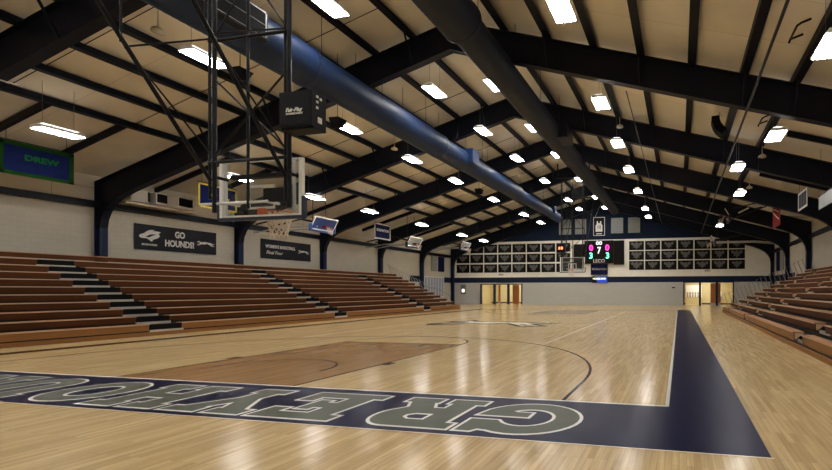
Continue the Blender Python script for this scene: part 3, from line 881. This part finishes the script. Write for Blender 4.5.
# ---------------------------------------------------------------- end wall displays
YF = YE - .02
def make_poster(x, z, label, seed=0):
    t = thing('team_poster', label, 'poster', (x, YF, z), 0, 'black team posters on the far wall')
    mb = MB(); mb.box(-.76, .76, -.03, .018, -.46, .46, 'poster_black'); mb.build('board', t)
    return t
def emblem(variant):
    """winged crest print: a body with two spread arms, as a thin relief"""
    mb = MB()
    f = lambda x, y: (x, -.034, y)
    V = variant
    wing = [(-.56, .30 - .1 * V), (-.40, .36), (-.18, .22), (0, .38 if V else .30), (.18, .22), (.40, .36), (.56, .30 - .1 * V), (.46, .04), (.22, -.02), (.34, -.22), (.14, -.16), (0, -.40), (-.14, -.16), (-.34, -.22), (-.22, -.02), (-.46, .04)]
    mb.flat([wing], f, 'poster_grey')
    return mb
variants = []
for V in (0, .5, 1):
    o = emblem(V).build('crest_print'); me = o.data; bpy.data.objects.remove(o); variants.append(me)
grid = []
for r in range(3):
    for c in range(8):
        if r == 2 and c == 0: continue
        grid.append((-15.95 + 1.654 * c, 3.945 + 1.088 * r, r, c, 'left'))
    for c in range(7):
        grid.append((3.42 + 1.64 * c, 4.10 + 1.02 * r, r, c, 'right'))
RN = ['bottom', 'middle', 'top']
p0 = None
for (x, z, r, c, side) in grid:
    cc = c if not (r == 2 and side == 'left') else c - 1
    lab = '%s poster from the left, %s row, block above the %s doors' % (ORD[cc], RN[r], side)
    if p0 is None: p0 = make_poster(x, z, lab); q = p0
    else: q = copy_tree(p0, None, (x, YF, z), 0, lab)
    if len(q.children) < 2:
        pass
for q in [o for o in COL.objects if o.get('category') == 'poster']:
    e = bpy.data.objects.new('crest_print', random.choice(variants)); COL.objects.link(e); e.parent = q
    e.scale = (random.uniform(.85, 1.1), 1, random.uniform(.9, 1.08))

def panel(name, label, cat, x0, x1, z0, z1, m, y=YF, d=.08, group=None):
    t = thing(name, label, cat, ((x0 + x1) / 2, y, (z0 + z1) / 2), 0, group)
    w, h = (x1 - x0) / 2, (z1 - z0) / 2
    mb = MB(); mb.box(-w, w, -d, .018, -h, h, m); mb.build('panel', t)
    return t, w, h
# louvre grilles
for k, (a, b) in enumerate(((-4.82, -3.50), (-3.07, -1.88), (.78, 2.03), (2.55, 3.78))):
    t = thing('wall_louvre', '%s grey louvre from the left on the navy gable above the scoreboard' % ORD[k], 'vent', ((a + b) / 2, YF, 8.27), 0, 'grey louvres on the navy gable')
    w, h = (b - a) / 2, .80
    mb = MB(); mb.box(-w, w, -.05, .018, -h, h, 'grille'); mb.build('frame', t)
    mb = MB()
    for j in range(9):
        zz = -h + .08 + j * (2 * h - .16) / 8
        mb.prism([(-.09, zz - .05), (-.05, zz + .05), (-.05, zz + .03), (-.07, zz - .05)], 'x', -w + .05, w - .05, 'grille')
    mb.build('slat_bank', t)
# jersey display
t, w, h = panel('jersey_display', 'framed white jersey hung high over the scoreboard', 'jersey display', -1.10, .13, 7.25, 9.2, 'poster_black')
mb = MB()
for (a, b, c, d) in ((-w, w, -h, -h + .06), (-w, w, h - .06, h), (-w, -w + .06, -h, h), (w - .06, w, -h, h)): mb.box(a, b, -.10, -.08, c, d, 'off_white')
mb.build('frame', t)
J = [(-.36, -.55), (.36, -.55), (.36, .12), (.25, .22), (.23, .55), (.12, .55), (.10, .38), (0, .30), (-.10, .38), (-.12, .55), (-.23, .55), (-.25, .22), (-.36, .12)]
mb = MB(); mb.prism(J, 'y', -.115, -.085, 'off_white'); j = mb.build('jersey', t)
text('12', .42, 'poster_black', 'number', j, face((0, -.118, -.08), (1, 0, 0)), bold=.012)
mb = MB(); mb.box(-.3, .3, -.10, -.085, -.82, -.72, 'off_white'); mb.build('name_plate', t)
MB().tube([(-.45, -.05, .95), (.35, -.9, 2.2)], .012, 'off_white', n=5).build('rope', t)
MB().tube([(-.45, -.05, .95), (-1.9, -.9, 2.0)], .010, 'grey_metal', n=5).build('rope', t)
# scoreboard cluster
tag(MB().box(-3.2, -2.0, YF - .2, YF + .018, 3.75, 6.4, 'poster_black').build('speaker_panel'), 'dark panel immediately left of the lit scoreboard', 'speaker')
tag(MB().box(1.07, 2.15, YF - .2, YF + .018, 4.2, 6.7, 'poster_black').build('speaker_panel'), 'dark panel immediately right of the lit scoreboard', 'speaker')
t, w, h = panel('scoreboard', 'large scoreboard with pink and teal digits at the middle of the far wall', 'scoreboard', -1.98, 1.05, 4.32, 6.74, 'poster_black', d=.22)
text('0', .85, 'magenta_led', 'score_digit', t, face((-.84, -.225, .42), (1, 0, 0)), bold=.0, sx=1.0)
text('0', .85, 'magenta_led', 'score_digit', t, face((.86, -.225, .42), (1, 0, 0)), bold=.0, sx=1.0)
text('3', .85, 'teal_led', 'foul_digit', t, face((-.86, -.225, -.40), (1, 0, 0)), bold=.015)
text('3', .85, 'teal_led', 'foul_digit', t, face((.90, -.225, -.40), (1, 0, 0)), bold=.015)
text('7', .95, 'white_led', 'clock_digit', t, face((0, -.225, .15), (1, 0, 0)), bold=.015, sx=.8)
text('00', .5, 'white_led', 'clock_digit', t, face((0, -.225, .92), (1, 0, 0)), bold=.01, sx=1.3)
text('LECO', .50, 'off_white', 'sign_lettering', t, face((0, -.225, -.95), (1, 0, 0)), bold=.0)
t, w, h = panel('message_sign', 'navy sign with pale lettering directly under the scoreboard', 'sign', -1.36, .42, 3.15, 4.30, 'banner_navy', d=.12)
text('MORAVIAN', .30, 'off_white', 'lettering', t, face((0, -.125, .02), (1, 0, 0)), bold=.004)
t, w, h = panel('lit_sign', 'small blue lit sign low under the scoreboard', 'sign', -1.22, .42, 2.32, 3.0, 'poster_black', d=.12)
mb = MB(); mb.box(-.3, w - .04, -.126, -.12, -h + .04, h - .04, 'blue_led'); mb.build('screen', t)
text('HOMELAND', .25, 'white_led', 'lettering', t, face((-.05, -.13, .08), (1, 0, 0)), bold=.004)
# exit signs
for x, z, s in ((10.46, 3.50, 'right'), (-11.4, 3.25, 'left')):
    t = thing('exit_sign', 'small white and red exit sign above the %s doors' % s, 'sign', (x, YF, z))
    mb = MB(); mb.box(-.3, .3, -.06, .018, -.11, .11, 'off_white'); mb.build('case', t)
    text('EXIT', .22, 'red', 'lettering', t, face((0, -.064, 0), (1, 0, 0)), bold=.004)
# alarm cabinet by the left corner
t, w, h = panel('wall_cabinet', 'grey recessed wall cabinet with a lit white window in the far left corner', 'cabinet', -16.2, -15.62, 1.1, 2.15, 'grey_metal', d=.06)
mb = MB(); mb.box(-.14, .14, -.066, -.06, -.28, .05, 'cabinet_lamp'); mb.build('lit_window', t)
t, w, h = panel('wall_plate', 'tiny dark plate on the grey wall left of the right doors', 'wall plate', 7.0, 7.3, 1.75, 1.87, 'black', d=.03)

# ---------------------------------------------------------------- lobby behind the doors
for k, (a, b, h) in enumerate(OPEN):
    mb = MB()
    mb.box(a - .6, b + .6, YE + 4.6, YE + 4.7, 0, 2.8, 'lobby')
    mb.box(a - .7, a - .6, YE + .25, YE + 4.7, 0, 2.8, 'lobby'); mb.box(b + .6, b + .7, YE + .25, YE + 4.7, 0, 2.8, 'lobby')
    mb.box(a - .7, b + .7, YE + .25, YE + 4.7, 2.8, 2.9, 'lobby')
    struct(mb.build('wall_lobby_%d' % (k + 1)))
    struct(MB().box(a - .7, b + .7, YE + 4.57, YE + 4.6, 0, .14, 'navy_pad').build('baseboard_lobby_%d' % (k + 1)))
    t = struct(bpy.data.objects.new('door_%d' % (k + 1), None)); COL.objects.link(t)
    xs_ = [a, a + (b - a) * .335, a + (b - a) * .665, b]
    mb = MB()
    for i, xx in enumerate(xs_):
        w = .11 if i in (0, 3) else .10
        mb.box(max(xx - w, a), min(xx + w, b), YE - .05, YE + .25, 0, h, 'column_lit_navy')
    mb.box(a, b, YE - .05, YE + .25, h - .06, h + .02, 'column_lit_navy')
    mb.build('door_frame', t)
    # open wooden leaf
    lx = xs_[1] + (1.05 if k else .25)
    mb = MB(); mb.box(lx, lx + (.98 if k else .22), YE + .6, YE + .66, .02, h - .1, 'wood_door'); lf = mb.build('door_leaf', t)
    mb = MB(); mb.box(lx + .02, lx + (.96 if k else .20), YE + .59, YE + .6, .03, .25, 'alu'); mb.build('kick_plate', lf)
    if not k:
        mb = MB(); mb.box(xs_[2] + .3, xs_[2] + 1.05, YE + .6, YE + .66, .02, h - .1, 'wood_door'); mb.build('door_leaf', t)
    t = thing('lobby_light', 'glowing lobby ceiling panel behind the %s doors' % ('right' if k else 'left'), 'ceiling light', ((a + b) / 2, YE + 2.6, 2.78))
    MB().box(-1.6, 1.6, -1, 1, -.03, 0, 'lobby_lamp').build('lamp_panel', t)
    mb = MB(); mb.box(-1.65, 1.65, -1.05, 1.05, -.005, .018, 'white'); mb.build('lamp_frame', t)
# lobby furnishings seen through the doors
t = thing('trophy_case', 'bright glazed display case seen through the right doors', 'display case', (8.6, YE + 4.2, 0))
MB().box(-.2, 1.5, -.2, .38, 0, .75, 'lobby').build('base', t)
mb = MB(); mb.box(-.2, 1.5, -.2, .38, .78, 2.1, 'white'); mb.build('lit_back', t)
for k in range(5): MB().tube([(k * .28, -.24, .8), (k * .28, -.24, 1.15), (k * .28, -.24, 1.3)], [.06, .03, .08], 'grille').build('trophy_cup', t)
t = thing('drinking_fountain', 'pale drinking fountain on the lobby wall at far right', 'fountain', (12.0, YE + 4.5, 0))
MB().prism([(0, .5), (-.35, .75), (-.35, .95), (0, .95)], 'x', -.22, .22, 'alu').build('basin', t)
MB().box(-.22, .22, -.05, .08, .95, 1.4, 'white').build('back_panel', t)

# ---------------------------------------------------------------- side wall furniture
XW = XL + .02
def side_banner(name, label, cat, x, y0, y1, z0, z1, m, border=None, bw=.12, s=1, group=None, hang=False):
    """banner on the left (s=1) facing +x or on the right (s=-1) facing -x"""
    t = thing(name, label, cat, (x, (y0 + y1) / 2, (z0 + z1) / 2), 0, group)
    w, h = (y1 - y0) / 2, (z1 - z0) / 2
    mb = MB()
    # gently wavy cloth with thickness
    n = 14
    vs = []
    for j in range(2):
        for i in range(n + 1):
            yy = -w + 2 * w * i / n
            vs += [(s * (.02 + .010 * math.sin(i * 1.7) + .012 * j), yy, -h), (s * (.02 + .010 * math.sin(i * 1.7) + .012 * j), yy, h)]
    fs = []
    N1 = 2 * (n + 1)
    for i in range(n):
        a = 2 * i
        fs += [(a, a + 1, a + 3, a + 2), (N1 + a, N1 + a + 2, N1 + a + 3, N1 + a + 1), (a, a + 2, N1 + a + 2, N1 + a), (a + 1, N1 + a + 1, N1 + a + 3, a + 3)]
    fs += [(0, N1, N1 + 1, 1), (2 * n, 2 * n + 1, N1 + 2 * n + 1, N1 + 2 * n)]
    mb.add(vs, fs, m, smooth=False)
    mb.build('cloth', t)
    if border:
        mb = MB()
        for (a, b, c, d) in ((-w, w, -h, -h + bw), (-w, w, h - bw, h), (-w, -w + bw, -h, h), (w - bw, w, -h, h)):
            mb.box(min(s * .042, s * .048), max(s * .042, s * .048), a, b, c, d, border)
        mb.build('border', t)
    if hang:
        mb = MB(); mb.tube([(s * .02, -w, h + .03), (s * .02, w, h + .03)], .02, 'blackmetal', n=6)
        for sy in (-1, 1): mb.tube([(s * .02, sy * w * .8, h + .03), (s * .02, sy * w * .8, R(x) + .3 - (z0 + z1) / 2)], .008, 'blackmetal', n=5)
        mb.build('hanging_rod', t)
    return t, w, h
def rt(s): return (0, s, 0)         # reading direction on a side wall
t, w, h = side_banner('wall_banner', 'black GO HOUNDS banner on the left block wall', 'banner', XW, 10.71, 14.67, 3.47, 4.68, 'banner_black')
text('GO', .44, 'off_white', 'lettering', t, face((.055, .05, .24), rt(1)), bold=.016, sx=.72)
text('HOUNDS!', .44, 'off_white', 'lettering', t, face((.055, .05, -.22), rt(1)), bold=.016, sx=.72)
hd = lambda a, b, sc: (lambda x, y: (.052, a + x * sc, b + y * sc * .62))
MB().flat([HEAD], hd(-1.80, -.22, .95), 'off_white').build('hound_head_emblem', t)
MB().flat([[(.30, .40), (.52, .62), (.80, .66), (.62, .52), (.44, .36)]], lambda x, y: (.055, -1.80 + x * .95, -.22 + y * .59), 'banner_black').build('emblem_stripe', t)  # black stripe printed inside the hound head
text('MORAVIAN', .13, 'off_white', 'lettering', t, face((.055, -1.35, -.36), rt(1)), bold=.003)
MB().flat([HOUND], lambda x, y: (.052, .90 + x * .98, -.20 + y * .85), 'off_white').build('running_hound_emblem', t)
t, w, h = side_banner('wall_banner', 'black women\'s basketball banner on the left block wall', 'banner', XW, 17.45, 21.40, 3.50, 4.70, 'banner_black')
text("WOMEN'S BASKETBALL", .27, 'off_white', 'lettering', t, face((.055, -.52, .16), rt(1)), bold=.008, sx=.80)
text('Final Four', .30, 'off_white', 'lettering', t, face((.055, -1.0, -.22), rt(1)), bold=.004, shear=.25)
MB().flat([HOUND], lambda x, y: (.052, .85 + x * .98, -.14 + y * .85), 'off_white').build('running_hound_emblem', t)
# hanging conference banners
t, w, h = side_banner('hanging_banner', 'green bordered blue banner reading DREW at the upper left', 'banner', -15.0, 5.12, 7.15, 5.56, 6.72, 'banner_blue', 'banner_green', .13, hang=True)
text('DREW', .27, 'green_txt', 'lettering', t, face((.055, .1, .08), rt(1)), bold=.012, sx=1.2)
t, w, h = side_banner('hanging_banner', 'blue banner with a yellow border behind the near hoop', 'banner', -14.8, 11.7, 13.7, 5.53, 6.72, 'banner_blue', 'yellow', .09, hang=True)
MB().flat([[(-.45, .1), (-.28, .2), (-.2, .05), (-.05, .15), (-.12, -.12), (-.3, -.02)]], lambda x, y: (.05, x, y), 'yellow').build('eagle_emblem', t)
MB().flat([[(.25, -.15), (.55, -.15), (.6, .05), (.3, .08)]], lambda x, y: (.05, x, y), 'yellow').build('crest_emblem', t)
t, w, h = side_banner('hanging_banner', 'navy SCRANTON sign with a white border over the left bleachers', 'banner', -14.5, 24.45, 26.41, 5.42, 6.6, 'banner_navy', 'off_white', .09, hang=True)
text('SCRANTON', .26, 'off_white', 'lettering', t, face((.055, .0, .08), rt(1)), bold=.008, sx=1.05)
t, w, h = side_banner('hanging_banner', 'red banner hanging above the right bleachers', 'banner', 13.5, 22.8, 25.1, 5.35, 6.75, 'red', None, s=-1, hang=True)
MB().flat([[(-.9, -.4), (.9, .25), (.9, .33), (-.9, -.32)]], lambda x, y: (-.055, x, y), 'off_white').build('white_stripe', t)
MB().flat([[(-.9, .05), (.9, .5), (.9, .55), (-.9, .10)]], lambda x, y: (-.055, x, y), 'off_white').build('white_stripe', t)
t, w, h = side_banner('hanging_banner', 'dark sign with a white border at the right, past the nearest side hoop', 'banner', 13.5, 16.9, 18.6, 5.38, 6.25, 'banner_black', 'off_white', .10, s=-1, hang=True)
t, w, h = side_banner('hanging_banner', 'blue grey folded glass backboard at the right edge above the bleachers', 'banner', 13.6, 12.2, 15.6, 4.95, 5.50, 'grey_metal', None, s=-1, hang=True)  # banner sheet reused as a folded-up glass backboard

# louvred panels at the far ends of the side walls
for nm, x, s, y0, y1, z0, z1, lab in (('wall_shutter', XW, 1, 37.4, 40.1, 3.53, 5.1, 'dark two part shutter at the far end of the left wall'),
                                  ('wall_shutter', XR - .02, -1, 37.6, 40.6, 3.3, 5.1, 'dark panelled shutter at the far end of the right wall')):
    t = thing(nm, lab, 'shutter', (x, (y0 + y1) / 2, (z0 + z1) / 2))
    w, h = (y1 - y0) / 2, (z1 - z0) / 2
    for a, b in ((-w, -.12), (.12, w)):
        mb = MB(); mb.box(min(-s * .018, s * .05), max(-s * .018, s * .05), a, b, -h, h, 'banner_navy' if a > 0 else 'grille'); mb.build('leaf', t)
t = thing('glazed_screen', 'pale blue glazed screen low on the left wall behind the rail', 'glazed screen', (XW, 38.1, 1.9))
for k in range(7):
    mb = MB(); mb.box(-.018, .03, -1.95 + k * .56, -1.95 + k * .56 + .48, -1.0, 1.0, 'pale_blue'); mb.build('pane', t)
MB().box(-.018, .02, -2.0, 2.0, -1.05, 1.05, 'white').build('frame', t)

# floodlight-like heater/camera cluster on the left eave girt
t = thing('spotlight_cluster', 'row of white boxed spotlights on a shelf above the GO HOUNDS banner', 'spotlights', (-16.85, 11.5, 5.44))
t.scale = (1.25, 1.25, 1.3)
MB().box(-.25, .35, -1.35, 1.25, .0, .05, 'cream').build('shelf', t)
MB().box(-.1, .0, -1.2, 1.2, .05, .5, 'cream').build('back_board', t)
for k, (yy, ang) in enumerate(((-1.0, .9), (-.35, .1), (.40, .15), (1.0, -.7))):
    mb = MB()
    c, sn = math.cos(ang), math.sin(ang)
    def P(u, v, z): return (.1 + u * c - v * sn, yy + u * sn + v * c, z)
    vs = [P(u, v, z) for u in (0, .45) for v, z in ((-.2, .1), (.2, .1), (.2, .5), (-.2, .5))]
    mb.add(vs, [(0, 1, 2, 3), (7, 6, 5, 4), (0, 4, 5, 1), (1, 5, 6, 2), (2, 6, 7, 3), (3, 7, 4, 0)], 'white')
    o = mb.build('spotlight_housing', t)
    mb = MB(); vs = [P(u, v, z) for u in (.45, .50) for v, z in ((-.17, .16), (.17, .16), (.17, .46), (-.17, .46))]
    mb.add(vs, [(0, 1, 2, 3), (7, 6, 5, 4), (0, 4, 5, 1), (1, 5, 6, 2), (2, 6, 7, 3), (3, 7, 4, 0)], 'black'); mb.build('lens', o)

# curved hanging loudspeaker
t = thing('hanging_speaker', 'curved black loudspeaker array hanging from the right slope', 'speaker', (9.3, 13.2, 8.0))
pth = []
for k in range(5):
    a = math.radians(-8 + k * 13)
    pth.append(([-.16, -.15, -.09, .02, .18][k], -.02 * k, [.36, .19, .02, -.14, -.28][k]))
for k in range(4):
    a, b = Vector(pth[k]), Vector(pth[k + 1])
    mb = MB(); mb.bar(a, b, .30, .55, 'black', up=(0, 1, 0)); o = mb.build('speaker_box', t)
MB().tube([(0, 0, .35), (0, 0, .62), (.1, 0, R(9.4) - 8.0 + .05)], .012, 'blackmetal', n=5).build('suspension_rod', t)
# small hanging sensors / cameras
for (x, y, lab) in ((-6.74, 4.24, 'near the top left, inside the second purlin bay'), (-6.77, 15.5, 'under the blue duct past the second lamp'), (5.0, 15.7, 'beside the second and third right slope lamps'),
                    (11.3, 15.6, 'above the right bleachers before the offset lamp'), (11.6, 21.6, 'above the right bleachers near the fourth rafter')):
    z = R(x) - .45
    t = thing('ceiling_sensor', 'small pale hanging dome ' + lab, 'sensor', (x, y, z), 0, 'hanging pale domes')
    MB().tube([(0, 0, .02), (0, 0, .7)], .018, 'cream', n=6).build('stem', t)
    MB().tube([(0, 0, .12), (0, 0, .06), (0, 0, -.02), (0, 0, -.06)], [.05, .15, .17, .04], 'cream', n=14).build('dome', t)
# black cone speakers below the blue duct
for (x, y, z, lab) in ((-4.3, 4.6, 7.55, 'nearest'), (-4.3, 8.4, 7.55, 'second'), (-4.3, 20.5, 7.6, 'third')):
    t = thing('cone_speaker', '%s black wedge speaker under the blue duct' % lab, 'speaker', (x, y, z), 0, 'black wedge speakers')
    MB().prism([(-.2, .15), (.25, .15), (.05, -.18), (-.05, -.18)], 'x', -.2, .2, 'black').build('cabinet', t)
    MB().tube([(0, 0, .1), (0, 0, R(x) - z)], .012, 'blackmetal', n=5).build('stem', t)

# bent black pipe loops fixed to the purlins beside the lamps on the right slope
for k, (x, y) in enumerate(((10.55, 6.3), (10.75, 12.4))):
    z = R(x) - .02
    t = thing('pipe_loop', 'bent black pipe loop beside the %s lamp above the right bleachers' % ORD[k], 'bracket', (x, y, z))
    MB().tube([(.30, -.25, .02), (.08, -.25, -.05), (0, -.20, -.08), (-.02, .40, -.08), (.0, .46, -.06), (.3, .5, .05)], .028, 'blackmetal').build('pipe', t)
    MB().tube([(-.02, .40, -.08), (-.05, .46, -.16)], .03, 'blackmetal').build('end_cap', t)
